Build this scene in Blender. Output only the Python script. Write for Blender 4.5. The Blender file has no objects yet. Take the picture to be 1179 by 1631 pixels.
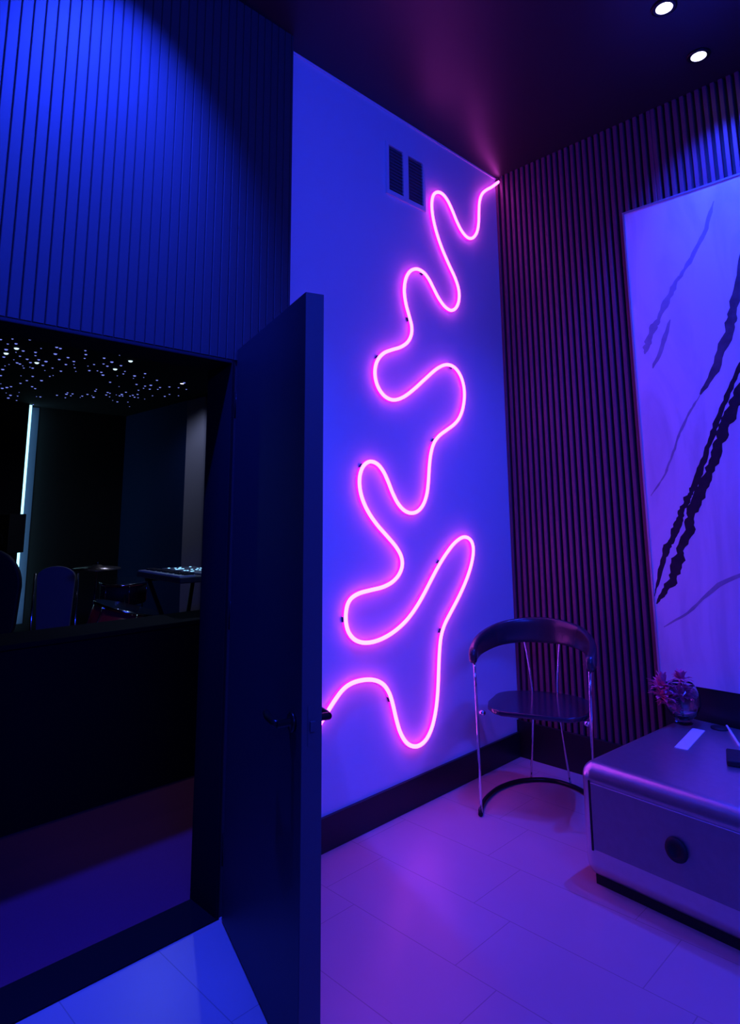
import bpy, bmesh, math, random
from mathutils import Vector, Matrix
R = math.radians
random.seed(7)
scene = bpy.context.scene
col = scene.collection

# ------------------------------------------------------------------ camera, exposure, world, lights
H = 3.55                                   # ceiling height
cam_data = bpy.data.cameras.new('camera')
cam = bpy.data.objects.new('camera', cam_data)
col.objects.link(cam)
right = Vector((0.70509851, -0.70905236, -0.00899148))
up = Vector((-0.11310752, -0.12497635, 0.98569143))
fwd = Vector((0.70003056, 0.69399255, 0.16831979))
m = Matrix((right, up, -fwd)).transposed().to_4x4()
m.translation = Vector((-3.3853, -2.2065, 1.3554))
cam.matrix_world = m
W_, H_ = 1179.0, 1631.0
cam_data.sensor_fit = 'VERTICAL'
cam_data.sensor_height = 36.0
cam_data.lens = 1022.55 / H_ * 36.0
cam_data.shift_x = (W_ / 2 - 598.84) / H_
cam_data.shift_y = (646.57 - H_ / 2) / H_
cam_data.clip_start = 0.02
scene.camera = cam
scene.view_settings.view_transform = 'Standard'
scene.view_settings.look = 'None'
scene.view_settings.gamma = 1.0
scene.view_settings.use_curve_mapping = False
scene.view_settings.exposure = 0.0

world = bpy.data.worlds.new('night')
scene.world = world
world.use_nodes = True
bg = world.node_tree.nodes['Background']
bg.inputs[0].default_value = (0.01, 0.015, 0.25, 1)
bg.inputs[1].default_value = 0.0

BLUE = (0.012, 0.036, 1.0)
# x, y, watts, label   (ceiling downlights; the first two are in view, the last three added for ambient light)
DOWNLIGHTS = [
    (-0.712, -1.365, 170, 'round blue downlight at the top edge, farther from the marble wall'),
    (-0.283, -1.365, 330, 'round blue downlight in the ceiling nearest the marble wall'),
    (-2.62, -0.60, 1000, 'blue downlight close to the slatted wall above the doorway'),
    (-2.62, -1.365, 35, 'blue downlight set back from the slatted doorway wall'),
    (-1.70, -2.30, 110, 'unseen blue fill downlight added over the middle of the lounge floor'),
    (-0.55, -2.70, 90, 'unseen blue fill downlight added over the far end of the metal table'),
    (-3.90, -1.60, 30, 'unseen blue fill downlight added over the entrance side of the lounge'),
]
NEON_FACE = 8.0
NEON_SIDE = 1.1
AMBIENT_W = 140

# ------------------------------------------------------------------ helpers
class MB:
    """collects shapes, then links them as one mesh object"""
    def __init__(s):
        s.bm = bmesh.new(); s.mi = 0
    def _faces(s, before):
        for f in s.bm.faces:
            if f.index == -1 or f not in before:
                pass
    def face(s, vs, smooth=False):
        try:
            f = s.bm.faces.new(vs)
        except ValueError:
            return None
        f.material_index = s.mi; f.smooth = smooth
        return f
    def box(s, a, b, M=None):
        P = [Vector((x, y, z)) for z in (a[2], b[2]) for y in (a[1], b[1]) for x in (a[0], b[0])]
        if M: P = [M @ p for p in P]
        v = [s.bm.verts.new(p) for p in P]
        for q in ((0, 2, 3, 1), (4, 5, 7, 6), (0, 1, 5, 4), (2, 6, 7, 3), (0, 4, 6, 2), (1, 3, 7, 5)):
            s.face([v[i] for i in q])
        return s
    def prism(s, pts, axis, lo, hi, smooth=False, M=None):
        """pts: 2-D outline in the two other axes"""
        def mk(p, t):
            q = list(p); q.insert(axis, t); w = Vector(q)
            return M @ w if M else w
        a = [s.bm.verts.new(mk(p, lo)) for p in pts]
        b = [s.bm.verts.new(mk(p, hi)) for p in pts]
        n = len(pts)
        s.face(a[::-1]); s.face(b)
        for i in range(n):
            s.face([a[i], a[(i + 1) % n], b[(i + 1) % n], b[i]], smooth)
        return s
    def sweep(s, path, section, up_hint=(0, 0, 1), closed=False, cap=True, smooth=True, scale=None):
        """section: list of (n, b) offsets; n along side, b along the hint direction"""
        path = [Vector(p) for p in path]; n = len(path); rings = []
        upv = Vector(up_hint)
        for i, p in enumerate(path):
            if closed: t = path[(i + 1) % n] - path[i - 1]
            else: t = path[min(i + 1, n - 1)] - path[max(i - 1, 0)]
            t.normalize()
            side = t.cross(upv)
            if side.length < 1e-4: side = t.cross(Vector((1, 0.01, 0)))
            side.normalize(); b = side.cross(t).normalized()
            k = scale[i] if scale else (1, 1)
            rings.append([s.bm.verts.new(p + side * u * k[0] + b * w * k[1]) for u, w in section])
        m_ = len(section)
        for i in range(n if closed else n - 1):
            A, B = rings[i], rings[(i + 1) % n]
            for j in range(m_):
                s.face([A[j], A[(j + 1) % m_], B[(j + 1) % m_], B[j]], smooth)
        if cap and not closed:
            s.face(rings[0][::-1]); s.face(rings[-1])
        return s
    def tube(s, path, r, k=10, closed=False):
        sec = [(r * math.cos(2 * math.pi * i / k), r * math.sin(2 * math.pi * i / k)) for i in range(k)]
        d = Vector(path[-1]) - Vector(path[0])
        hint = (0, 0, 1) if abs(d.normalized().z) < 0.9 or closed else (1, 0.13, 0)
        return s.sweep(path, sec, hint, closed)
    def lathe(s, prof, center=(0, 0, 0), k=32, M=None, smooth=True):
        c = Vector(center); rings = []
        for r, z in prof:
            ring = []
            for i in range(k):
                a = 2 * math.pi * i / k
                w = Vector((r * math.cos(a), r * math.sin(a), z))
                w = (M @ w if M else w) + c
                ring.append(s.bm.verts.new(w))
            rings.append(ring)
        for A, B in zip(rings, rings[1:]):
            for i in range(k):
                s.face([A[i], A[(i + 1) % k], B[(i + 1) % k], B[i]], smooth)
        s.face(rings[0][::-1]); s.face(rings[-1])
        return s
    def build(s, name, mat, parent=None, bevel=0, seg=3, subsurf=0):
        bmesh.ops.remove_doubles(s.bm, verts=s.bm.verts, dist=1e-6)
        bmesh.ops.recalc_face_normals(s.bm, faces=s.bm.faces)
        me = bpy.data.meshes.new(name); s.bm.to_mesh(me); s.bm.free()
        for q in (mat if isinstance(mat, (list, tuple)) else [mat]): me.materials.append(q)
        o = bpy.data.objects.new(name, me); col.objects.link(o)
        if parent: o.parent = parent
        if bevel:
            b = o.modifiers.new('bevel', 'BEVEL'); b.width = bevel; b.segments = seg
            b.limit_method = 'ANGLE'; b.angle_limit = R(40)
            for p in me.polygons: p.use_smooth = True
            w = o.modifiers.new('wn', 'WEIGHTED_NORMAL'); w.keep_sharp = False
        if subsurf:
            q = o.modifiers.new('sub', 'SUBSURF'); q.levels = subsurf; q.render_levels = subsurf
        return o

def tag(o, label=None, cat=None, group=None, kind=None):
    if label: o['label'] = label
    if cat: o['category'] = cat
    if group: o['group'] = group
    if kind: o['kind'] = kind
    return o
def empty(name, loc, label, cat, rz=0, group=None):
    o = bpy.data.objects.new(name, None); col.objects.link(o)
    o.location = loc; o.rotation_euler.z = rz; o.empty_display_size = 0.1
    return tag(o, label, cat, group)
def struct(mb, name, mat, bevel=0, parent=None):
    o = mb.build(name, mat, parent, bevel)
    if not parent: o['kind'] = 'structure'
    return o

def mat(name, base, rough=0.5, metal=0.0, spec=0.5, bump=0.0, bscale=60, emit=None, estr=0, var=0.0, coat=0.0, trans=0.0):
    M = bpy.data.materials.new(name); M.use_nodes = True
    nt = M.node_tree; b = nt.nodes['Principled BSDF']
    b.inputs['Base Color'].default_value = (*base, 1)
    b.inputs['Roughness'].default_value = rough
    b.inputs['Metallic'].default_value = metal
    b.inputs['Specular IOR Level'].default_value = spec
    b.inputs['Coat Weight'].default_value = coat
    b.inputs['Transmission Weight'].default_value = trans
    tc = nt.nodes.new('ShaderNodeTexCoord'); nz = nt.nodes.new('ShaderNodeTexNoise')
    nz.inputs['Scale'].default_value = bscale; nz.inputs['Detail'].default_value = 4
    nt.links.new(tc.outputs['Object'], nz.inputs['Vector'])
    if bump:
        bp = nt.nodes.new('ShaderNodeBump'); bp.inputs['Strength'].default_value = bump
        bp.inputs['Distance'].default_value = 0.002
        nt.links.new(nz.outputs['Fac'], bp.inputs['Height']); nt.links.new(bp.outputs['Normal'], b.inputs['Normal'])
    if var:
        mx = nt.nodes.new('ShaderNodeMix'); mx.data_type = 'RGBA'
        mx.inputs['A'].default_value = (*base, 1)
        mx.inputs['B'].default_value = (*[c * (1 - var) for c in base], 1)
        nt.links.new(nz.outputs['Fac'], mx.inputs['Factor']); nt.links.new(mx.outputs['Result'], b.inputs['Base Color'])
    if emit:
        b.inputs['Emission Color'].default_value = (*emit, 1); b.inputs['Emission Strength'].default_value = estr
    return M

M_white = mat('white_paint', (0.80, 0.80, 0.80), 0.55, bump=0.08, bscale=220)
M_panel = mat('black_slat_panel', (0.046, 0.046, 0.050), 0.6, spec=0.25, bump=0.15, bscale=90)
M_slat = mat('dark_wood_slats', (0.17, 0.062, 0.092), 0.5, spec=0.5, bump=0.15, bscale=90)
M_groove = mat('black_felt_backing', (0.022, 0.022, 0.025), 0.95)
M_ceil = mat('dark_ceiling_paint', (0.024, 0.024, 0.028), 0.4, spec=0.5, bump=0.05, bscale=150)
M_louv = mat('grey_louvre', (0.14, 0.12, 0.13), 0.5)
M_void = mat('matt_black_laminate', (0.006, 0.006, 0.008), 0.8, spec=0.1)
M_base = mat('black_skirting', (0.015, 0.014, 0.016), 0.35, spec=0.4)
M_far = mat('grey_rear_paint', (0.35, 0.35, 0.37), 0.7)
M_door = mat('charcoal_door_laminate', (0.035, 0.037, 0.045), 0.5, spec=0.4, bump=0.2, bscale=300)
M_edge = mat('charcoal_door_edging', (0.085, 0.09, 0.10), 0.45, spec=0.4)
M_chrome = mat('chrome', (0.85, 0.85, 0.87), 0.12, metal=1.0)
M_blackmet = mat('black_metal', (0.02, 0.02, 0.022), 0.3, metal=0.6)
M_alu = mat('brushed_aluminium', (0.62, 0.62, 0.65), 0.30, metal=0.9, bump=0.25, bscale=35, var=0.15)
M_alud = mat('dull_aluminium_front', (0.34, 0.34, 0.38), 0.5, metal=0.75, bump=0.25, bscale=35, var=0.2)
M_leather = mat('black_leather', (0.03, 0.03, 0.038), 0.26, spec=0.8, bump=0.2, bscale=140)
M_seat = mat('smoked_seat', (0.03, 0.03, 0.05), 0.16, spec=0.9)
M_matt = mat('matt_black', (0.012, 0.012, 0.014), 0.7, bump=0.1)
M_wine = mat('wine_carpet', (0.28, 0.04, 0.09), 0.95, spec=0.1, bump=0.6, bscale=400, var=0.3)
M_studio = mat('black_acoustic_paint', (0.022, 0.022, 0.026), 0.9, spec=0.1)
M_side = mat('navy_fabric_wall', (0.010, 0.028, 0.11), 0.9, spec=0.1, bump=0.5, bscale=300)
M_grey = mat('ribbed_grey_curtain', (0.30, 0.28, 0.30), 0.85)
M_pale = mat('pale_grey_mesh_fabric', (0.26, 0.24, 0.22), 0.8, bump=0.4, bscale=300)
M_red = mat('red_drum_shell', (0.45, 0.015, 0.03), 0.3, coat=0.5)
M_head = mat('drum_skin', (0.30, 0.31, 0.33), 0.6)
M_brass = mat('cymbal_bronze', (0.40, 0.32, 0.25), 0.3, metal=1.0)
M_keyw = mat('white_keys', (0.75, 0.8, 0.85), 0.35)
M_keyb = mat('synth_body', (0.05, 0.055, 0.065), 0.4)
M_deck = mat('synth_deck', (0.45, 0.50, 0.58), 0.4, var=0.5, bscale=40)
M_pink = mat('pink_petals', (0.95, 0.14, 0.32), 0.5, var=0.2)
M_flatw = mat('flat_white', (0.82, 0.82, 0.82), 0.5)
M_glass = mat('clear_glass', (0.95, 0.95, 1.0), 0.03, trans=1.0)
M_trim = mat('marble_edge_trim', (0.6, 0.6, 0.65), 0.3, metal=0.7)
M_lens = mat('lamp_lens', (0.9, 0.9, 0.9), 0.4, emit=(0.75, 0.72, 1.0), estr=6)
M_dot = mat('button_light', (0.4, 0.6, 0.7), 0.4, emit=(0.25, 0.6, 0.9), estr=1.4)
M_led = mat('cool_led', (0.8, 0.9, 1), 0.4, emit=(0.35, 0.8, 1.0), estr=2.3)
M_star = mat('fibre_point', (0.5, 0.5, 1), 0.4, emit=(0.22, 0.28, 1.0), estr=0.95)
M_starb = mat('bright_fibre_point', (0.8, 0.9, 1), 0.4, emit=(0.62, 0.85, 1.0), estr=1.5)
M_nface = mat('neon_silicone_face', (0.9, 0.7, 0.9), 0.4, emit=(1.0, 0.088, 0.95), estr=NEON_FACE)
M_nside = mat('neon_silicone_side', (0.9, 0.2, 0.8), 0.4, emit=(1.0, 0.004, 0.75), estr=NEON_SIDE)
M_clip = mat('clear_plastic_clip', (0.05, 0.04, 0.09), 0.3)
M_vein = mat('marble_dark_vein', (0.055, 0.04, 0.05), 0.2, var=0.5, bscale=25)
M_vein2 = mat('marble_soft_vein', (0.50, 0.48, 0.52), 0.2, var=0.5, bscale=12)

M_vein3 = mat('marble_mid_vein', (0.20, 0.17, 0.21), 0.2, var=0.8, bscale=14)

# white marble with faint clouding
M_marble = mat('white_marble', (0.78, 0.78, 0.80), 0.16, spec=0.5)
nt = M_marble.node_tree; b = nt.nodes['Principled BSDF']
nz = nt.nodes.new('ShaderNodeTexNoise'); nz.inputs['Scale'].default_value = 1.6; nz.inputs['Detail'].default_value = 7
nz.inputs['Distortion'].default_value = 1.3
mp = nt.nodes.new('ShaderNodeMapping'); mp.inputs['Rotation'].default_value = (R(35), 0, 0); mp.inputs['Scale'].default_value = (1, 2.2, 0.7)
tc = nt.nodes.new('ShaderNodeTexCoord'); rp = nt.nodes.new('ShaderNodeValToRGB')
nt.links.new(tc.outputs['Object'], mp.inputs['Vector']); nt.links.new(mp.outputs['Vector'], nz.inputs['Vector'])
rp.color_ramp.elements[0].position = 0.36; rp.color_ramp.elements[0].color = (0.66, 0.66, 0.68, 1)
rp.color_ramp.elements[1].position = 0.52; rp.color_ramp.elements[1].color = (0.80, 0.80, 0.81, 1)
nt.links.new(nz.outputs['Fac'], rp.inputs['Fac']); nt.links.new(rp.outputs['Color'], b.inputs['Base Color'])

# light floor tiles 0.3 x 0.6 m, each row shifted by 0.15 m
M_floor = mat('pale_floor_tile', (0.55, 0.45, 0.42), 0.34, spec=0.5)
nt = M_floor.node_tree; b = nt.nodes['Principled BSDF']; L = nt.links.new
tc = nt.nodes.new('ShaderNodeTexCoord'); sp = nt.nodes.new('ShaderNodeSeparateXYZ'); L(tc.outputs['Object'], sp.inputs[0])
def mth(op, a, c=None):
    n = nt.nodes.new('ShaderNodeMath'); n.operation = op
    for i, v in enumerate((a, c)):
        if v is None: continue
        if isinstance(v, (int, float)): n.inputs[i].default_value = v
        else: L(v, n.inputs[i])
    return n.outputs[0]
u = mth('DIVIDE', mth('ADD', sp.outputs[0], 1.95), 0.30)
row = mth('FLOOR', u)
fu = mth('FRACT', u)
v_ = mth('DIVIDE', mth('SUBTRACT', mth('ADD', sp.outputs[1], 0.955), mth('MULTIPLY', row, 0.15)), 0.60)
fv = mth('FRACT', v_)
du = mth('MULTIPLY', mth('MINIMUM', fu, mth('SUBTRACT', 1.0, fu)), 0.30)
dv = mth('MULTIPLY', mth('MINIMUM', fv, mth('SUBTRACT', 1.0, fv)), 0.60)
joint = mth('LESS_THAN', mth('MINIMUM', du, dv), 0.0016)
nz = nt.nodes.new('ShaderNodeTexNoise'); nz.inputs['Scale'].default_value = 3.0; nz.inputs['Detail'].default_value = 6
L(tc.outputs['Object'], nz.inputs['Vector'])
rp = nt.nodes.new('ShaderNodeValToRGB')
rp.color_ramp.elements[0].color = (0.52, 0.33, 0.31, 1); rp.color_ramp.elements[1].color = (0.60, 0.39, 0.37, 1)
L(nz.outputs['Fac'], rp.inputs['Fac'])
mx = nt.nodes.new('ShaderNodeMix'); mx.data_type = 'RGBA'
L(joint, mx.inputs['Factor']); L(rp.outputs['Color'], mx.inputs['A']); mx.inputs['B'].default_value = (0.38, 0.24, 0.22, 1)
L(mx.outputs['Result'], b.inputs['Base Color'])

def rounded(w, h, r, k=6):
    pts = []
    for cx, cy, a0 in ((w - r, h - r, 0), (r, h - r, 90), (r, r, 180), (w - r, r, 270)):
        for i in range(k + 1):
            a = R(a0 + 90 * i / k); pts.append((cx + r * math.cos(a), cy + r * math.sin(a)))
    return pts

# ------------------------------------------------------------------ the room
XL, YB = -5.2, -4.2
JX, OX = -2.03, -2.95          # right and left jambs of the doorway
YC, YI = -0.084, 0.085          # lounge and studio faces of the doorway wall
DZ = 1.96                      # doorway head
CX = -1.762                    # end of the slatted wall, start of the white wall
struct(MB().box((XL - .1, YB - .1, -0.12), (0.12, YI, 0)), 'floor', M_floor)
struct(MB().box((XL - .1, YB - .1, H), (0.12, YI, H + 0.1)), 'ceiling', M_ceil)
struct(MB().box((CX, 0, 0), (0, YI, H)), 'wall_neon', M_white)

def slats(mb, axis, start, end, face, depth, pitch, width, z0, z1, sgn=-1):
    n = int((end - start) / pitch)
    for i in range(n + 1):
        a = start + i * pitch; c = min(a + width, end)
        if c - a < 0.004: continue
        ch = 0.0022
        f0, f1 = face - sgn * depth * 0, face + sgn * depth
        if axis == 0:   # slats spread along x, facing -y
            mb.prism([(a, f0), (a, f1 + ch), (a + ch, f1), (c - ch, f1), (c, f1 + ch), (c, f0)], 2, z0, z1)
        else:           # spread along y, facing -x
            mb.prism([(f0, a), (f1 + ch, a), (f1, a + ch), (f1, c - ch), (f1 + ch, c), (f0, c)], 2, z0, z1)

# slatted black wall with the doorway
mb = MB()
mb.mi = 1
yb = YC + 0.007
mb.box((XL, yb, 0), (OX, YI, H)).box((OX, yb, DZ), (JX, YI, H)).box((JX, yb, 0), (CX, YI, H))
mb.mi = 0
slats(mb, 0, OX, CX, yb, 0.007, 0.0368, 0.0338, DZ + 0.004, H)
slats(mb, 0, XL, OX - 0.03, yb, 0.007, 0.0368, 0.0338, 0.0, H)
slats(mb, 0, OX + 26 * 0.0368, CX, yb, 0.007, 0.0368, 0.0338, 0.0, DZ + 0.004)
struct(mb, 'wall_left', [M_panel, M_groove])
# lining of the opening and the black threshold
mb = MB()
mb.box((JX - 0.012, YC, 0), (JX, YI + 0.004, DZ)).box((OX, YC, 0), (OX + 0.012, YI + 0.004, DZ))
mb.box((OX + 0.012, YC, DZ - 0.012), (JX - 0.012, YI + 0.004, DZ))
struct(mb, 'trim_1', M_void, 0.001)
struct(MB().box((OX, YC - 0.002, 0.0), (JX, YI, 0.006)), 'trim_2', M_void, 0.001)

# slatted wood wall behind the marble
mb = MB(); mb.mi = 1; mb.box((-0.002, YB, 0), (0.12, YI, H)); mb.mi = 0
slats(mb, 1, -1.02, -0.001, -0.002, 0.018, 0.0385, 0.021, 0.0, H)
slats(mb, 1, YB, -1.02, -0.002, 0.018, 0.0385, 0.021, 0.0, H)
struct(mb, 'wall_right', [M_slat, M_groove])
struct(MB().box((XL - 0.1, YB, 0), (XL, YI, H)), 'wall_rear', M_far)
struct(MB().box((XL - 0.1, YB - 0.1, 0), (0.12, YB, H)), 'wall_back', M_far)
struct(MB().box((CX, -0.016, 0), (-0.016, 0, 0.132)), 'baseboard_neon', M_base, 0.002)
struct(MB().box((-0.036, YB, 0), (-0.020, 0.0, 0.195)), 'baseboard_right', M_base, 0.002)
struct(MB().box((-0.034, YB, 0.196), (-0.0205, -0.850, 0.540)), 'shade_panel', M_base, 0.002)  # added black panel standing in for the unlit zone below the marble
struct(MB().box((CX, -0.008, H - 0.010), (0, 0, H)), 'trim_3', M_white, 0.001)

# marble slab standing proud of the slats, veins inlaid in its face
ML, MRt, MZ0, MZ1 = -0.845, -3.10, 0.545, 2.990
mb = MB()
mb.box((-0.042, MRt, MZ0), (-0.020, ML, MZ1))
def vein(pts, wid, mi, jit, seed, x=-0.0424):
    rnd = random.Random(seed); mb.mi = mi
    fine = []
    for (a, b2), (c, d) in zip(pts, pts[1:]):
        for k in range(6):
            t = k / 6; fine.append((a + (c - a) * t, b2 + (d - b2) * t))
    fine.append(pts[-1]); n = len(fine); A = []; B = []; wa = 1; wb = 1
    for i, (y, z) in enumerate(fine):
        y0, z0 = fine[max(i - 1, 0)]; y1, z1 = fine[min(i + 1, n - 1)]
        dy, dz = y1 - y0, z1 - z0; l = math.hypot(dy, dz); ny, nz_ = -dz / l, dy / l
        t = i / (n - 1); w = wid * min(1, t * 7 + 0.08, (1 - t) * 7 + 0.25)
        wa += (rnd.uniform(1 - jit, 1 + jit) - wa) * 0.45; wb += (rnd.uniform(1 - jit, 1 + jit) - wb) * 0.45
        w = max(w, 0.002); A.append(mb.bm.verts.new((x, y + ny * w * wa, z + nz_ * w * wa)))
        B.append(mb.bm.verts.new((x, y - ny * w * wb, z - nz_ * w * wb)))
    for i in range(n - 1): mb.face([A[i], A[i + 1], B[i + 1], B[i]])
vein([(-0.846, 0.944), (-0.864, 1.006), (-0.907, 1.142), (-0.935, 1.198), (-0.966, 1.246), (-0.993, 1.315), (-1.02, 1.38), (-1.048, 1.43), (-1.078, 1.472), (-1.125, 1.583), (-1.176, 1.705), (-1.222, 1.807), (-1.275, 1.923), (-1.339, 2.051), (-1.5, 2.2), (-1.66, 2.6), (-1.74, 2.985)], 0.0135, 1, 0.95, 3)
vein([(-0.853, 0.908), (-0.888, 0.962), (-0.939, 1.029), (-0.976, 1.113), (-0.993, 1.175), (-1.041, 1.288), (-1.069, 1.369), (-1.127, 1.471), (-1.163, 1.56), (-1.211, 1.67), (-1.247, 1.759), (-1.29, 1.851), (-1.326, 1.916), (-1.52, 2.12), (-1.7, 2.5), (-1.86, 2.985)], 0.023, 1, 0.85, 5, -0.0426)
vein([(-1.52, 2.95), (-1.43, 2.70), (-1.374, 2.487), (-1.33, 2.30), (-1.30, 2.216), (-1.223, 2.043), (-1.15, 1.93)], 0.020, 3, 0.9, 8)
vein([(-1.15, 1.93), (-1.10, 1.86), (-1.035, 1.751), (-.998, 1.658), (-.95, 1.55), (-.868, 1.442)], 0.006, 2, 0.9, 9)
vein([(-1.30, 2.90), (-1.242, 2.742), (-1.155, 2.616), (-1.09, 2.53)], 0.010, 2, 0.9, 10)
vein([(-1.10, 2.56), (-1.049, 2.475), (-.985, 2.36), (-.956, 2.325), (-.92, 2.24), (-.895, 2.183)], 0.016, 2, 0.9, 11)
vein([(-1.04, 2.34), (-.99, 2.22), (-.93, 2.10)], 0.012, 2, 0.9, 12)
vein([(-.88, .80), (-1.0, .88), (-1.15, 1.02), (-1.35, 1.12), (-1.6, 1.45)], 0.007, 2, 0.9, 13)
vein([(-1.9, .56), (-1.75, .9), (-1.7, 1.3), (-1.9, 1.8), (-2.2, 2.3)], 0.02, 1, 0.9, 14)
t = mb.build('marble_panel', [M_marble, M_vein, M_vein2, M_vein3])
tag(t, 'tall white marble wall slab with dark diagonal veins, above the metal table', 'wall panel')
mb = MB(); mb.box((-0.046, ML, MZ0), (-0.020, ML + 0.010, MZ1 + 0.010)); mb.box((-0.046, MRt, MZ1), (-0.020, ML, MZ1 + 0.010))
mb.build('edge_trim', M_trim, t)

# ------------------------------------------------------------------ ceiling lamps with their own light
def downlight(x, y, z, watts, label, color=BLUE, r=0.040, cone=108, blend=1.0, group='round ceiling downlights', tilt=0.0):
    t = empty('ceiling_downlight', (x, y, z), label, 'ceiling light', group=group)
    MB().lathe([(r + .002, -0.001), (r + 0.012, -0.001), (r + 0.013, -0.006), (r + 0.004, -0.009), (r + .001, -0.007)], k=36).build('trim_ring', M_blackmet, t)
    MB().lathe([(0.0005, -0.0095), (r * .8, -0.0074), (r, -0.0062), (r, -0.0015), (.0005, -0.0015)], k=36).build('lens', M_lens, t)
    ld = bpy.data.lights.new('lamp_light', 'SPOT'); ld.energy = watts; ld.color = color
    ld.spot_size = R(cone); ld.spot_blend = blend; ld.shadow_soft_size = 0.035
    lo = bpy.data.objects.new('lamp_light', ld); lo.location = (0, 0, -0.012); lo.rotation_euler.x = tilt; lo.parent = t; col.objects.link(lo)
    return t
for x, y, w, lab in DOWNLIGHTS:
    if (x, y) == (-2.62, -0.60): downlight(x, y, H, w, lab, cone=80, tilt=R(26))   # swivelled towards the wall
    else: downlight(x, y, H, w, lab)

# blue fill light added on the unseen rear wall for the lounge's general light
cv = empty('fill_light', (-3.6, YB + 0.03, 2.9), 'long blue fill light added on the unseen rear wall of the lounge', 'light')
MB().box((-1.5, -0.03, -0.12), (1.5, 0.04, 0.24)).build('fill_housing', M_blackmet, cv)
ld = bpy.data.lights.new('fill_area', 'AREA'); ld.energy = AMBIENT_W; ld.color = BLUE; ld.shape = 'RECTANGLE'; ld.size = 2.9; ld.size_y = 0.3
lo = bpy.data.objects.new('fill_area', ld); col.objects.link(lo); lo.parent = cv; lo.location = (0, 0.08, 0.06); lo.rotation_euler = (R(84), 0, 0)

# ------------------------------------------------------------------ neon tube on the white wall
NEON = [(-0.001,3.528),(-0.082,3.453),(-0.157,3.415),(-0.203,3.372),(-0.236,3.313),(-0.241,3.235),(-0.242,3.142),(-0.262,3.08),(-0.315,3.017),(-0.374,3.009),(-0.43,3.038),(-0.475,3.086),(-0.508,3.147),(-0.552,3.199),(-0.596,3.229),(-0.649,3.226),(-0.694,3.189),(-0.712,3.129),(-0.704,3.049),(-0.677,2.964),(-0.628,2.874),(-0.562,2.788),(-0.496,2.724),(-0.463,2.662),(-0.466,2.59),(-0.502,2.533),(-0.548,2.505),(-0.609,2.515),(-0.667,2.559),(-0.707,2.611),(-0.747,2.663),(-0.788,2.691),(-0.851,2.698),(-0.907,2.667),(-0.947,2.61),(-0.962,2.536),(-0.948,2.465),(-0.915,2.398),(-0.89,2.351),(-0.894,2.302),(-0.926,2.251),(-0.979,2.216),(-1.06,2.193),(-1.116,2.171),(-1.152,2.137),(-1.184,2.093),(-1.187,2.034),(-1.167,1.979),(-1.12,1.935),(-1.051,1.919),(-0.979,1.944),(-0.888,2.007),(-0.792,2.08),(-0.691,2.162),(-0.606,2.201),(-0.536,2.196),(-0.476,2.151),(-0.448,2.088),(-0.447,2.021),(-0.469,1.94),(-0.507,1.887),(-0.547,1.853),(-0.623,1.815),(-0.699,1.781),(-0.744,1.739),(-0.768,1.681),(-0.782,1.61),(-0.788,1.529),(-0.798,1.459),(-0.831,1.4),(-0.876,1.368),(-0.928,1.358),(-0.986,1.373),(-1.033,1.413),(-1.067,1.464),(-1.093,1.519),(-1.126,1.575),(-1.166,1.61),(-1.218,1.622),(-1.263,1.6),(-1.291,1.554),(-1.295,1.504),(-1.283,1.442),(-1.246,1.38),(-1.183,1.313),(-1.105,1.257),(-1.038,1.205),(-0.998,1.157),(-0.992,1.111),(-1.02,1.067),(-1.069,1.035),(-1.135,1.016),(-1.225,1.015),(-1.298,1.011),(-1.346,0.994),(-1.369,0.974),(-1.379,0.934),(-1.381,0.894),(-1.37,0.844),(-1.329,0.802),(-1.264,0.779),(-1.178,0.778),(-1.074,0.801),(-0.978,0.842),(-0.905,0.9),(-0.838,0.967),(-0.777,1.04),(-0.726,1.093),(-0.669,1.146),(-0.583,1.217),(-0.497,1.253),(-0.428,1.228),(-0.403,1.18),(-0.421,1.108),(-0.475,1.015),(-0.551,0.929),(-0.634,0.849),(-0.7,0.795),(-0.725,0.742),(-0.736,0.66),(-0.745,0.569),(-0.751,0.48),(-0.769,0.393),(-0.802,0.312),(-0.855,0.264),(-0.925,0.255),(-0.992,0.288),(-1.037,0.348),(-1.062,0.42),(-1.08,0.491),(-1.098,0.545),(-1.136,0.593),(-1.192,0.62),(-1.265,0.633),(-1.348,0.633),(-1.393,0.62),(-1.438,0.582),(-1.481,0.541),(-1.537,0.488)]
def catmull(P, k=4):
    out = []; n = len(P)
    for i in range(n - 1):
        p0, p1, p2, p3 = P[max(i - 1, 0)], P[i], P[i + 1], P[min(i + 2, n - 1)]
        for j in range(k):
            t = j / k
            out.append(tuple(0.5 * ((2 * p1[a]) + (-p0[a] + p2[a]) * t + (2 * p0[a] - 5 * p1[a] + 4 * p2[a] - p3[a]) * t * t + (-p0[a] + 3 * p1[a] - 3 * p2[a] + p3[a]) * t ** 3) for a in range(len(p1))))
    out.append(tuple(P[-1])); return out
pts = [(x, z) for x, z in NEON]
for _ in range(2):      # light smoothing of the traced run
    pts = [pts[0]] + [((a[0] + 4 * b_[0] + c[0]) / 6, (a[1] + 4 * b_[1] + c[1]) / 6) for a, b_, c in zip(pts, pts[1:], pts[2:])] + [pts[-1]]
pts = catmull(pts, 4)
pts[0] = (-0.004, 3.527)
neon = empty('neon_light', (-0.9, 0, 1.9), 'long pink neon light winding up the white wall to the ceiling corner', 'neon light')
off = Vector((0.9, 0, -1.9))
hw = 0.009
run = [Vector((x, 0, z)) + off for x, z in pts]
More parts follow.
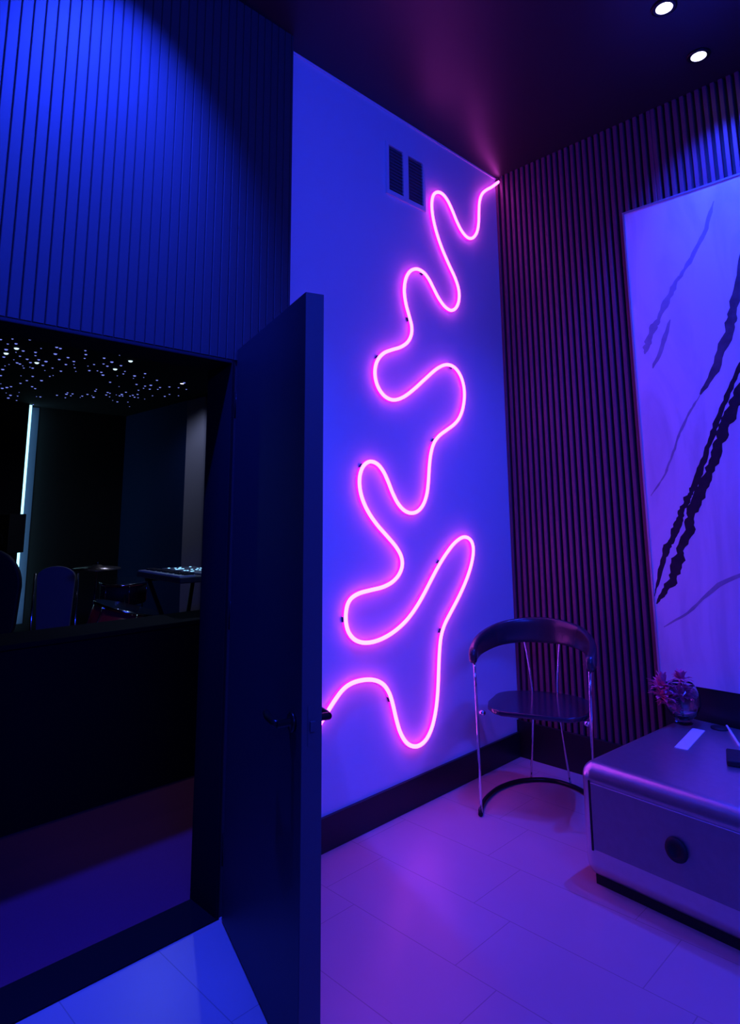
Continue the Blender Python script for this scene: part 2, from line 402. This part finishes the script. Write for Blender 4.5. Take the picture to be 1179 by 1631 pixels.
# section: side = in the wall plane, b = away from the wall (-y)
side_sec = [(-hw, 0.002), (-hw, 0.013), (hw, 0.013), (hw, 0.002)]
face_sec = [(-hw, 0.0131)] + [(-hw * math.cos(a), 0.015 + 0.009 * math.sin(a)) for a in [math.pi * i / 8 for i in range(9)]] + [(hw, 0.0131)]
MB().sweep(run, side_sec, (0, -1, 0), smooth=False).build('silicone_base', M_nside, neon)
MB().sweep(run, face_sec, (0, -1, 0)).build('glowing_face', M_nface, neon)
for cx_, cz_ in [(-1.153, 2.138), (-0.916, 2.392), (-0.793, 2.695), (-0.559, 2.197), (-0.737, 1.751), (-1.279, 1.587), (-0.71, 1.121), (-1.396, 0.896), (-0.724, 0.771), (-1.093, 0.52)]:
    i = min(range(len(pts)), key=lambda q: (pts[q][0] - cx_) ** 2 + (pts[q][1] - cz_) ** 2)
    a, c = Vector(pts[max(i - 2, 0)]), Vector(pts[min(i + 2, len(pts) - 1)])
    ang = math.atan2((c - a).y, (c - a).x)
    M = Matrix.Translation(Vector((pts[i][0], 0, pts[i][1])) + off) @ Matrix.Rotation(-ang, 4, 'Y')
    q = MB().box((-0.011, -0.004, -0.0115), (0.011, -0.0005, 0.0115), M)
    q.box((-0.011, -0.0135, 0.0095), (0.011, -0.004, 0.0110), M).box((-0.011, -0.0135, -0.0110), (0.011, -0.004, -0.0093), M)
    q.build('mounting_clip', M_clip, neon)

# ------------------------------------------------------------------ air vent
vt = empty('air_vent', (-0.912, 0, 3.21), 'white double air vent high on the white wall under the ceiling', 'vent')
o = Vector((0.912, 0, -3.21))
def vb(x0, x1, z0, z1, y0, y1, mb): mb.box(Vector((x0, y0, z0)) + o, Vector((x1, y1, z1)) + o)
mb = MB()
vb(-1.072, -0.752, 3.345, 3.362, -0.012, 0, mb); vb(-1.072, -0.752, 3.056, 3.082, -0.012, 0, mb)
vb(-1.072, -1.053, 3.082, 3.345, -0.012, 0, mb); vb(-0.771, -0.752, 3.082, 3.345, -0.012, 0, mb)
vb(-0.938, -0.896, 3.082, 3.345, -0.012, 0, mb)
mb.build('vent_frame', M_white, vt)
for x0, x1 in ((-1.053, -0.938), (-0.896, -0.771)):
    mb = MB(); vb(x0, x1, 3.082, 3.345, -0.002, -0.0005, mb)
    for k in range(13):
        z = 3.094 + k * 0.0195
        M = Matrix.Translation(Vector(((x0 + x1) / 2, -0.006, z)) + o) @ Matrix.Rotation(R(40), 4, 'X')
        mb.box((-(x1 - x0) / 2, -0.0045, -0.0007), ((x1 - x0) / 2, 0.0045, 0.0007), M)
    mb.build('louvre_panel', M_louv, vt)

# ------------------------------------------------------------------ open door leaf
hx, hy = -2.032, -0.104
ex, ey = -2.258, -0.805
L_ = math.hypot(ex - hx, ey - hy)
ang = math.atan2(ey - hy, ex - hx)
door = empty('open_door', (hx, hy, 0.0), 'tall charcoal door standing open, its edge towards the viewer', 'door', ang)
# local x runs from the hinge to the lock edge, +y is the right-hand face
TH = 0.058
MB().box((0.0, 0.0, 0.008), (L_ - 0.002, TH, 2.0)).build('door_panel', M_door, door, 0.002)
MB().box((L_ - 0.002, 0.001, 0.008), (L_ + 0.001, TH - 0.001, 1.999)).build('edge_band', M_edge, door)
MB().box((L_ + 0.001, 0.017, 0.765), (L_ + 0.003, 0.041, 0.865)).box((L_ + 0.003, 0.022, 0.802), (L_ + 0.012, 0.036, 0.826)).build('latch_plate', M_edge, door)
for s, y0 in ((-1, 0.0), (1, TH)):
    lv = MB()
    Mh = Matrix.Translation((L_ - 0.062, y0, 0.812)) @ Matrix.Rotation(R(-90 * s), 4, 'X')
    lv.lathe([(0.001, 0), (0.026, 0), (0.026, 0.007), (0.022, 0.010), (0.010, 0.011), (0.010, 0.045), (0.001, 0.045)], k=24, M=Mh)
    yy = y0 + s * 0.044
    lv.tube([(L_ - 0.058, yy, 0.812), (L_ - 0.085, yy + s * 0.004, 0.812), (L_ - 0.14, yy + s * 0.002, 0.811), (L_ - 0.18, yy - s * 0.006, 0.810)], 0.0095, 12)
    lv.build('door_handle', M_blackmet, door)
for z in (0.22, 1.0, 1.78):
    MB().lathe([(0.001, -0.05), (0.007, -0.05), (0.007, 0.05), (0.001, 0.05)], (-0.008, 0.004, z), 14).build('hinge', M_blackmet, door)

# ------------------------------------------------------------------ chair in the corner
def V2(p, q, a, b_): return p * a + q * b_
F = Vector((-0.92, -0.39, 0)).normalized()         # chair faces this way
S = Vector((-0.39 * -1, -0.92, 0)).normalized()    # towards its left arm, image right
C0 = Vector((-0.435, -0.405, 0))
chair = empty('armchair', C0, 'black armchair with a curved backrest on thin chrome rods, in the room corner', 'chair')
def cp(f, s, z): return F * f + S * s + Vector((0, 0, z))
# curved backrest / arm rail
ctrl = [(0.295, -0.262, 0.690), (0.20, -0.272, 0.705), (0.08, -0.262, 0.722), (-0.06, -0.205, 0.742), (-0.135, -0.105, 0.755), (-0.155, 0.0, 0.758),
        (-0.135, 0.105, 0.755), (-0.06, 0.205, 0.742), (0.08, 0.262, 0.722), (0.20, 0.272, 0.705), (0.295, 0.262, 0.690)]
rail = catmull(ctrl, 6)
sec = []
for i in range(20):
    a = 2 * math.pi * i / 20
    ca, sa = math.cos(a), math.sin(a)
    sec.append((0.017 * math.copysign(abs(ca) ** 0.6, ca), 0.064 * math.copysign(abs(sa) ** 0.6, sa)))
n = len(rail); sc = []
for i in range(n):
    t = abs(2 * i / (n - 1) - 1)
    hgt = 1.0 - 0.50 * t ** 1.6
    end = min(1, (1 - t) * 14 + 0.35)
    sc.append((1.0 * end + 0.15 * t, hgt * end))
MB().sweep([cp(*p) for p in rail], sec, (0, 0, 1), scale=sc).build('backrest_rail', M_leather, chair)
# seat: D-shaped thin pad
out = []
for i in range(25):
    a = math.pi * i / 24
    out.append((-0.17 * math.sin(a) ** 0.8 + -0.02, -0.235 * math.cos(a)))
out = [(0.235, -0.150), (0.20, -0.200), (0.15, -0.230), (0.08, -0.243)] + out + [(0.08, 0.243), (0.15, 0.230), (0.20, 0.200), (0.235, 0.150)]
mb = MB()
P2 = [cp(f, s, 0) for f, s in out]
mb.prism([(p.x, p.y) for p in P2], 2, 0.425, 0.447)
mb.build('seat', M_seat, chair, 0.006)
# chrome rods
fl, fr = (0.275, -0.250), (0.275, 0.250)
for s in (-1, 1):
    MB().tube([cp(0.262, s * 0.262, 0.685), cp(0.266, s * 0.258, 0.55), cp(0.270, s * 0.254, 0.40), cp(0.274, s * 0.251, 0.20), cp(0.277, s * 0.249, 0.008)], 0.0065).build('front_leg', M_chrome, chair)
    MB().tube([cp(*q) for q in catmull([(-0.140, s * 0.092, 0.72), (-0.160, s * 0.074, 0.58), (-0.172, s * 0.063, 0.435), (-0.190, s * 0.074, 0.25), (-0.213, s * 0.098, 0.012)], 5)], 0.0055).build('rear_leg', M_chrome, chair)
    MB().lathe([(0.001, -0.012), (0.010, -0.012), (0.012, 0), (0.010, 0.012), (0.001, 0.012)], cp(0.245, s * 0.236, 0.436), 16,
               Matrix.Rotation(R(90), 4, 'X')).build('seat_bracket', M_chrome, chair)
fr_ctrl = [(0.285, -0.250), (0.22, -0.262), (0.10, -0.262), (-0.04, -0.225), (-0.15, -0.150), (-0.205, -0.06), (-0.215, 0.0),
           (-0.205, 0.06), (-0.15, 0.150), (-0.04, 0.225), (0.10, 0.262), (0.22, 0.262), (0.285, 0.250)]
MB().tube([cp(p[0], p[1], 0.011) for p in catmull(fr_ctrl, 5)], 0.0105, 12).build('floor_rail', M_blackmet, chair)

# ------------------------------------------------------------------ metal-clad drawer table
ta = math.atan2(-0.51, -0.045)          # direction of the drawer front from the visible corner
table = empty('metal_coffee_table', (-0.965, -0.872, 0), 'low metal-clad coffee table with rounded edges under the marble slab', 'table', ta)
# local +x along the front, +y towards the wall
TL, TD, TZ0, TZ1 = 1.25, 0.88, 0.030, 0.425
mb = MB()
mb.box((0, 0, TZ0), (TL, TD, TZ1)); mb.build('metal_body', M_alu, table, 0.055, 8)
MB().box((0.035, 0.035, 0.0), (TL - 0.05, TD - 0.05, TZ0 + 0.03)).build('recessed_plinth', M_matt, table)
dr = MB().box((0.058, -0.006, 0.135), (0.60, 0.004, 0.362)).build('drawer_front', M_alud, table, 0.003)
MB().box((0.64, -0.006, 0.135), (TL - 0.06, 0.004, 0.362)).build('drawer_front', M_alud, table, 0.003)
Mk = Matrix.Translation((0.375, -0.006, 0.245)) @ Matrix.Rotation(R(90), 4, 'X')
mb = MB().lathe([(0.001, 0), (0.036, 0), (0.039, 0.004), (0.036, 0.012), (0.020, 0.016), (0.018, 0.010), (0.001, 0.010)], k=32, M=Mk)
mb.build('round_pull', M_matt, dr)
mb = MB().box((0.048, -0.004, 0.128), (0.054, -0.001, 0.367))
mb.build('drawer_gap', M_matt, table)

# things on the table (top at z = 0.425)
T = TZ1
fv = empty('glass_vase', (-0.235, -1.010, T), 'round clear glass bowl with pink flowers, at the back of the metal table', 'vase')
MB().lathe([(0.001, 0.0), (0.038, 0.0), (0.040, 0.004), (0.030, 0.012), (0.060, 0.045), (0.078, 0.085), (0.076, 0.125), (0.058, 0.165), (0.052, 0.172),
            (0.049, 0.170), (0.055, 0.162), (0.072, 0.124), (0.074, 0.086), (0.056, 0.048), (0.020, 0.020), (0.001, 0.018)], k=40).build('glass_bowl', M_glass, fv)
fl_ = empty('pink_flower', (-0.235, -1.010, T + 0.02), 'bunch of spiky pink flowers standing in the glass bowl', 'flower')
rnd = random.Random(4)
def bloom(cx, cy, cz, r, npet, tilt):
    mb = MB()
    for i in range(npet):
        a = rnd.uniform(0, 2 * math.pi); e = math.acos(rnd.uniform(-0.35, 1.0))
        d = Vector((math.sin(e) * math.cos(a), math.sin(e) * math.sin(a), math.cos(e)))
        side = d.cross(Vector((0.2, 0.1, 1))).normalized(); ln = r * rnd.uniform(0.7, 1.1); w = r * 0.16
        c = Vector((cx, cy, cz)); nrm = side.cross(d)
        path = [c, c + d * ln * 0.4 + nrm * 0.004, c + d * ln * 0.75 + nrm * 0.008, c + d * ln + nrm * 0.004]
        ww = [w * 0.4, w, w * 0.9, w * 0.1]
        L0 = [mb.bm.verts.new(p - side * k_) for p, k_ in zip(path, ww)]; R0 = [mb.bm.verts.new(p + side * k_) for p, k_ in zip(path, ww)]
        L1 = [mb.bm.verts.new(p - side * k_ + nrm * 0.0012) for p, k_ in zip(path, ww)]; R1 = [mb.bm.verts.new(p + side * k_ + nrm * 0.0012) for p, k_ in zip(path, ww)]
        for k in range(3):
            mb.face([L0[k], L0[k + 1], R0[k + 1], R0[k]], True); mb.face([L1[k], R1[k], R1[k + 1], L1[k + 1]], True)
            mb.face([L0[k], L1[k], L1[k + 1], L0[k + 1]]); mb.face([R0[k], R0[k + 1], R1[k + 1], R1[k]])
    return mb
for (bx, by, bz, br) in ((0.01, -0.02, 0.10, 0.052), (-0.03, 0.0, 0.10, 0.06), (-0.02, 0.02, 0.03, 0.035), (-0.08, 0.05, 0.10, 0.06), (-0.055, 0.060, 0.130, 0.070), (-0.045, 0.045, 0.065, 0.055), (0.0, -0.005, 0.165, 0.05), (0.0, 0.0, 0.09, 0.055)):
    bloom(bx, by, bz, br, 46, 0).build('blossom', M_pink, fl_)
MB().tube([(0, 0, 0.0), (0.002, 0.002, 0.06), (0.0, -0.003, 0.15)], 0.004, 8).tube([(0, 0, 0.0), (-0.02, 0.02, 0.06), (-0.05, 0.055, 0.12)], 0.003, 8).build('stem', mat('green_stem', (0.08, 0.2, 0.06), 0.6), fl_)

def flat(name, x0, y0, x1, y1, w, h, material, label, cat):
    a = math.atan2(y1 - y0, x1 - x0); l = math.hypot(x1 - x0, y1 - y0)
    o = MB().box((-l / 2, -w / 2, 0), (l / 2, w / 2, h)).build(name, material, None, min(h, w) * 0.3)
    o.location = ((x0 + x1) / 2, (y0 + y1) / 2, T); o.rotation_euler.z = a
    return tag(o, label, cat)
flat('reflection_strip', -0.575, -1.120, -0.285, -1.090, 0.050, 0.003, M_flatw, 'narrow white strip standing in for a reflection on the metal table in front of the flowers', 'reflection')  # flat white strip modelled in place of a light reflection
flat('paper_straw', -0.160, -1.165, -0.400, -1.285, 0.009, 0.009, M_flatw, 'thin pale stick lying on the table at the right edge of the photo', 'stick')
o = MB().box((-0.07, -0.05, 0), (0.07, 0.05, 0.022)).build('black_box', M_matt, None, 0.006)
o.location = (-0.560, -1.335, T); o.rotation_euler.z = 0.3
tag(o, 'small flat black box on the metal table at the right edge', 'box')
o = MB().lathe([(0.001, 0), (0.036, 0), (0.036, 0.005), (0.001, 0.005)], k=28).build('round_coaster', M_matt)
o.location = (-0.205, -1.150, T); tag(o, 'dark round coaster right of the flowers on the metal table', 'coaster')

# ------------------------------------------------------------------ studio beyond the doorway
SX, SY, SZ = 0.03, 5.55, 2.60
struct(MB().box((-6.0, YI, -0.12), (SX + 0.1, SY + 0.1, -0.001)), 'floor_studio', M_wine)
struct(MB().box((-6.0, YI, SZ), (SX + 0.1, SY + 0.1, SZ + 0.1)), 'ceiling_studio', M_studio)
struct(MB().box((-6.0, SY, 0), (SX + 0.1, SY + 0.1, SZ)), 'wall_studio_back', M_studio)
struct(MB().box((SX, YI, 0), (SX + 0.1, SY, SZ)), 'wall_studio_right', M_side)
struct(MB().box((-6.1, YI, 0), (-6.0, SY + .1, SZ)), 'wall_studio_left', M_studio)
# light curtain strip on the right studio wall
mb = MB(); pr = []
y0, y1 = 3.63, 3.96
for i in range(49):
    y = y0 + (y1 - y0) * i / 48; pr.append((SX - 0.035 - 0.012 * (i % 2 * 2 - 1), y))
mb.prism(pr + [(SX - 0.004, y1), (SX - 0.004, y0)], 2, 0.02, SZ - 0.02)
tag(mb.build('grey_curtain', M_grey), 'narrow pleated grey curtain hanging on the side wall of the dark studio', 'curtain')
# pilaster with the LED line on its right edge
struct(MB().box((-1.75, SY - 0.16, 0), (-1.13, SY, SZ)), 'trim_4', M_studio)
ls = empty('led_strip', (-1.10, SY, 0.25), 'vertical white-blue LED light line on the far studio wall', 'LED strip')
MB().box((-0.0295, -0.15, 0), (-0.001, -0.05, 2.34)).build('light_line', M_led, ls)
MB().box((-0.0295, -0.008, 0), (0.12, -0.001, 2.34)).build('glow_strip', mat('blue_grey_led_glow', (0.10, 0.14, 0.26), 0.7), ls)  # added paler strip that brings up the LED glow on the wall

# long black counter
ct = empty('studio_counter', (-1.9, 1.1, 0), 'long black counter just inside the studio, in front of the drums and keyboard', 'counter')
MB().box((-1.9, 0.0, 0.0), (1.75, 0.30, 0.775)).build('counter_body', M_void, ct)
MB().box((-1.92, -0.015, 0.775), (1.77, 0.32, 0.80)).build('counter_top', M_void, ct, 0.004)

# stars in the studio ceiling
STARS = [(-2.138,2.738),(-2.084,2.667),(-2.027,2.785),(-2.028,3.011),(-1.983,2.924),(-1.95,3.05),(-1.972,3.271),(-1.993,3.137),(-1.89,3.159),(-1.992,2.6),(-1.853,2.803),(-1.844,2.951),(-1.81,3.059),(-1.866,3.515),(-1.875,3.591),(-1.837,3.409),(-1.809,3.435),(-1.77,3.493),(-1.738,3.573),(-1.711,3.506),(-1.685,3.523),(-1.723,3.302),(-1.659,3.911),(-1.577,3.867),(-1.579,3.553),(-1.468,3.765),(-1.686,3.203),(-1.718,2.902),(-1.633,3.065),(-1.784,2.588),(-1.75,2.706),(-1.606,2.953),(-1.525,3.053),(-1.485,3.16),(-1.435,3.277),(-1.377,3.409),(-1.473,3.483),(-1.648,2.566),(-1.592,2.646),(-1.543,2.762),(-1.502,2.892),(-1.306,3.299),(-1.379,3.142),(-1.395,2.78),(-1.318,2.977),(-1.263,3.034),(-1.297,2.866),(-1.349,2.603),(-1.169,3.1),(-1.19,2.939),(-1.206,3.294),(-1.151,3.394),(-1.073,3.126),(-1.04,3.23),(-1.045,3.342),(-1.2,2.736),(-0.934,3.24),(-0.895,3.347),(-0.908,3.092),(-0.844,3.251),(-0.754,3.588),(-0.621,3.719),(-0.66,3.608),(-0.638,3.534),(-0.558,3.719),(-0.524,3.575),(-0.495,3.679),(-0.702,3.283),(-0.471,3.489),(-0.269,3.976),(-0.285,3.844),(-0.387,3.467),(-0.18,3.852),(-0.29,3.492),(-0.465,3.217),(-0.376,4.031),(-0.348,4.265),(-0.522,4.061),(-0.435,4.235),(-0.537,4.137),(-0.476,4.23),(-0.614,3.846),(-0.639,4.168),(-0.623,4.257),(-0.594,4.251),(-0.488,4.62),(-0.667,4.235),(-0.561,4.571),(-0.787,4.161),(-0.742,4.303),(-0.672,4.386),(-0.752,4.19),(-0.932,4.081),(-0.906,4.172),(-0.893,4.4),(-0.83,4.446),(-0.787,4.513),(-0.881,4.62),(-0.896,4.528),(-1.014,4.47),(-0.987,4.589),(-1.072,4.443),(-1.053,4.526),(-0.988,4.739),(-1.101,4.652),(-1.192,4.861),(-1.377,4.433),(-1.43,4.353),(-1.226,4.871),(-1.427,4.748),(-1.376,4.965),(-1.559,4.26),(-1.591,4.555),(-1.611,4.629),(-1.683,4.409),(-1.511,4.865),(-1.443,4.964),(-1.412,5.147),(-1.342,5.47),(-1.395,5.467),(-1.574,4.486),(-1.849,3.746),(-1.79,4.017),(-1.304,5.247),(-1.19,5.446),(-1.557,4.089),(-1.461,4.0),(-1.565,3.412),(-1.459,3.71),(-1.532,3.204),(-1.366,3.049),(-1.252,3.263),(-0.977,3.654),(-0.829,3.8),(-0.66,4.025),(-0.26,4.824),(-0.398,4.561),(-0.538,4.2),(-1.09,5.404),(-1.128,5.47),(-1.239,5.47),(-1.781,2.691),(-1.746,3.183),(-1.763,3.327),(-1.888,3.316),(-2.067,2.833),(-1.924,2.969),(-1.818,3.226),(-1.658,3.361)]
BRIGHT = [(-1.993, 3.137), (-1.723, 3.302), (-1.983, 2.924), (-1.201, 2.736), (-1.169, 3.1)]
def starmesh(nm, r, material):
    mb = MB().lathe([(0.0006, -r * .55), (r * .6, -r * .45), (r, 0.0), (0.0006, 0.0)], k=10)
    o = mb.build(nm, material); return o
proto = None
for i, (x, y) in enumerate(STARS):
    if proto is None:
        proto = starmesh('ceiling_star', 0.0105, M_star); o = proto
    else:
        o = proto.copy(); col.objects.link(o)
    o.location = (x, y, SZ - 0.0005); k = random.choice((0.5, 0.7, 0.8, 1.0, 1.0, 1.25)); o.scale = (k, k, k)
    tag(o, 'tiny blue light point among the many in the starry studio ceiling', 'ceiling star', 'small blue stars in the studio ceiling')
pb = None
BLAB = ['second bright white star from the left, near the LED line', 'bright white star halfway along the starry ceiling', 'topmost bright white star at the left, under the door head', 'bright white star nearest the door head on the right', 'bright white star right of the middle of the starry ceiling']
for (x, y), blab in zip(BRIGHT, BLAB):
    if pb is None:
        pb = starmesh('bright_ceiling_star', 0.018, M_starb); o = pb
    else:
        o = pb.copy(); col.objects.link(o)
    o.location = (x, y, SZ - 0.0005)
    tag(o, blab, 'ceiling star', 'bright white stars in the studio ceiling')

# keyboard on its stand; keys face -x
kb = empty('keyboard_synth', (-1.415, 1.40, 0.965), 'lit electronic keyboard on a stand behind the black counter', 'keyboard', R(86))
# local +x along the keys (away), +y towards the keys' front
MB().box((0, -0.42, 0), (0.68, 0, 0.035)).build('keyboard_body', M_keyb, kb, 0.006)
wk = MB()
for k in range(24): wk.box((0.02 + k * 0.0267, -0.105, 0.035), (0.02 + k * 0.0267 + 0.0250, -0.004, 0.044))
wk.build('white_keys', M_keyw, kb)
bk = MB()
for k in range(23):
    if k % 7 in (2, 6): continue
    bk.box((0.02 + k * 0.0267 + 0.019, -0.105, 0.044), (0.02 + k * 0.0267 + 0.034, -0.045, 0.054))
bk.build('black_keys', M_matt, kb)
MB().box((0.01, -0.41, 0.035), (0.67, -0.17, 0.046)).build('control_deck', M_deck, kb, 0.002)
bt = MB(); rnd = random.Random(2)
for k in range(26):
    x, y = rnd.uniform(0.03, 0.63), rnd.uniform(-0.39, -0.19)
    bt.box((x, y, 0.046), (x + 0.014, y + 0.010, 0.050))
bt.build('lit_buttons', M_dot, kb)
ks = empty('keyboard_stand', (-1.19, 1.755, 0), 'black crossed-leg stand carrying the lit keyboard', 'stand', R(86))
MB().tube([(-0.2, 0.16, 0.012), (0.0, 0.0, 0.48), (0.2, -0.16, 0.953)], 0.014).build('cross_leg', M_blackmet, ks)
MB().tube([(-0.2, -0.16, 0.012), (0.0, 0.03, 0.48), (0.2, 0.16, 0.953)], 0.014).build('cross_leg', M_blackmet, ks)
MB().tube([(0.2, -0.18, 0.951), (0.2, 0.18, 0.951)], 0.012).build('top_bar', M_blackmet, ks)
MB().tube([(-0.2, -0.18, 0.012), (-0.2, 0.18, 0.012)], 0.012).build('foot_bar', M_blackmet, ks)

# drums
def drum(name, label, loc, r, h, tilt, shell, legs=True):
    d = empty(name, loc, label, 'drum')
    Mt = Matrix.Rotation(R(tilt[0]), 4, 'X') @ Matrix.Rotation(R(tilt[1]), 4, 'Y')
    MB().lathe([(0.001, -h), (r, -h), (r, 0), (0.001, 0)], k=40, M=Mt).build('drum_shell', shell, d)
    MB().lathe([(0.001, 0.0), (r * 0.97, 0.0), (r * 0.96, 0.004), (0.001, 0.004)], k=40, M=Mt).build('drum_head', M_head, d)
    MB().lathe([(r * 0.97, -0.006), (r + 0.008, -0.008), (r + 0.008, 0.010), (r * 0.97, 0.010)], k=40, M=Mt).build('rim', M_chrome, d)
    for k in range(6):
        a = R(60 * k + 20); p = Vector((r * math.cos(a), r * math.sin(a), 0)) * 1.03
        MB().tube([Mt @ (p + Vector((0, 0, 0.0))), Mt @ (p + Vector((0, 0, -h * 0.9)))], 0.004, 8).build('tension_rod', M_chrome, d)
    if legs:
        for k in range(3):
            a = R(120 * k + 10); p = Vector((r * 1.05 * math.cos(a), r * 1.05 * math.sin(a), 0))
            MB().tube([p + Vector((0, 0, -h * 0.5)), Vector((p.x, p.y, -loc[2] + 0.004))], 0.006, 8).build('leg', M_chrome, d)
    return d
drum('floor_tom', 'red floor tom drum tilted just behind the black counter', (-1.46, 1.98, 0.775), 0.21, 0.34, (6, 14), M_red)
drum('snare_drum', 'dark snare drum with a grey head beside the cymbal', (-1.10, 2.86, 0.86), 0.17, 0.15, (4, -2), M_matt)
cy = empty('cymbal_on_stand', (-1.34, 2.85, 0), 'flat crash cymbal on a thin stand behind the drums', 'cymbal')
MB().lathe([(0.001, 1.012), (0.03, 1.008), (0.05, 0.998), (0.17, 0.984), (0.17, 0.982), (0.05, 0.995), (0.001, 1.006)], k=40, M=Matrix.Rotation(R(3), 4, 'X')).build('cymbal_plate', M_brass, cy)
MB().tube([(0, -0.05, 1.03), (0, -0.02, 0.5), (0, 0, 0.12)], 0.007).build('stand_pole', M_chrome, cy)
for k in range(3):
    a = R(120 * k)
    MB().tube([(0, 0, 0.30), (0.22 * math.cos(a), 0.22 * math.sin(a), 0.01)], 0.007).build('leg', M_chrome, cy)

# pale mesh chair seen from behind
pc = empty('pale_chair', (-1.47, 3.25, 0), 'pale grey chair with a rounded tall back, seen from behind in the dark studio', 'chair', R(-45))
bp_ = []
for i in range(17):
    a = math.pi * i / 16; bp_.append((0.150 * math.cos(a), 0.90 + 0.085 * math.sin(a)))
bp_ = [(0.125, 0.46)] + bp_ + [(-0.125, 0.46)]
MB().prism(bp_, 1, -0.012, 0.012).build('backrest', M_pale, pc, 0.006)
MB().box((-0.20, 0.02, 0.42), (0.20, 0.40, 0.46)).build('seat', M_pale, pc, 0.015)
for sx in (-1, 1):
    MB().tube([(sx * 0.168, 0.0, 0.93), (sx * 0.172, 0.0, 0.45), (sx * 0.19, -0.03, 0.008)], 0.009).build('rear_leg', M_chrome, pc)
    MB().tube([(sx * 0.18, 0.38, 0.43), (sx * 0.19, 0.41, 0.008)], 0.009).build('front_leg', M_chrome, pc)

# monitor loudspeaker on a stand and black office chair at the left edge
sp_ = empty('studio_speaker', (-1.50, 4.60, 1.04), 'black studio loudspeaker in front of the LED line', 'loudspeaker', R(-45))
MB().box((-0.13, -0.14, 0), (0.13, 0.14, 0.36)).build('cabinet', M_matt, sp_, 0.006)
MB().lathe([(0.001, 0), (0.085, 0), (0.085, 0.006), (0.05, 0.002), (0.001, 0.004)], (0, -0.14, 0.12), 28, Matrix.Rotation(R(90), 4, 'X')).build('woofer', M_blackmet, sp_)
MB().lathe([(0.001, 0), (0.03, 0), (0.03, 0.006), (0.001, 0.004)], (0, -0.14, 0.28), 20, Matrix.Rotation(R(90), 4, 'X')).build('tweeter', M_blackmet, sp_)
ss = empty('speaker_stand', (-1.50, 4.60, 0), 'black pole stand under the studio loudspeaker', 'stand')
MB().box((-0.14, -0.14, 0), (0.14, 0.14, 0.015)).build('base_plate', M_blackmet, ss)
MB().tube([(0, 0, 0.01), (0, 0, 1.028)], 0.022).build('pole', M_blackmet, ss)
MB().box((-0.1, -0.1, 1.026), (0.1, 0.1, 1.0395)).build('top_plate', M_blackmet, ss)
oc = empty('office_chair', (-2.10, 2.70, 0), 'black office chair cut off by the left edge of the photo', 'chair', R(-45))
bo = []
for i in range(17):
    a = math.pi * i / 16; bo.append((0.23 * math.cos(a), 0.92 + 0.24 * math.sin(a)))
MB().prism([(0.16, 0.52), (0.21, 0.66)] + bo + [(-0.21, 0.66), (-0.16, 0.52)], 1, -0.025, 0.02).build('backrest', M_matt, oc, 0.012)
MB().box((-0.24, 0.03, 0.44), (0.24, 0.50, 0.51)).build('seat', M_matt, oc, 0.03)
MB().tube([(0, 0.26, 0.10), (0, 0.26, 0.44)], 0.025).build('gas_lift', M_blackmet, oc)
for k in range(5):
    a = R(72 * k)
    MB().tube([(0, 0.26, 0.11), (0.26 * math.cos(a), 0.26 + 0.26 * math.sin(a), 0.07)], 0.014).build('base_arm', M_blackmet, oc)
    MB().lathe([(0.001, -0.015), (0.028, -0.015), (0.028, 0.015), (0.001, 0.015)], (0.26 * math.cos(a), 0.26 + 0.26 * math.sin(a), 0.029), 16, Matrix.Rotation(a, 4, 'Z') @ Matrix.Rotation(R(90), 4, 'X')).build('caster', M_blackmet, oc)
MB().box((-0.02, -0.02, 0.40), (0.02, 0.20, 0.42)).box((-0.02, -0.03, 0.40), (0.02, -0.015, 0.62)).build('back_bar', M_blackmet, oc)

# cool studio lamps: the curtain one is in view, the others added as fill
downlight(-1.75, 1.75, SZ, 3.0, 'dim cool fill downlight added out of view above the studio counter', (0.30, 0.40, 1.0), 0.03, 120, 0.8, 'studio ceiling lamps')
downlight(-0.471, 3.246, SZ, 22.0, 'small cool downlight glowing beside the stars, nearest the grey curtain', (0.45, 0.55, 1.0), 0.018, 160, 0.5, 'studio ceiling lamps')
downlight(-1.30, 1.10, SZ, 18.0, 'cool fill downlight added out of view above the lit keyboard', (0.35, 0.6, 1.0), 0.018, 60, 0.6, 'studio ceiling lamps')
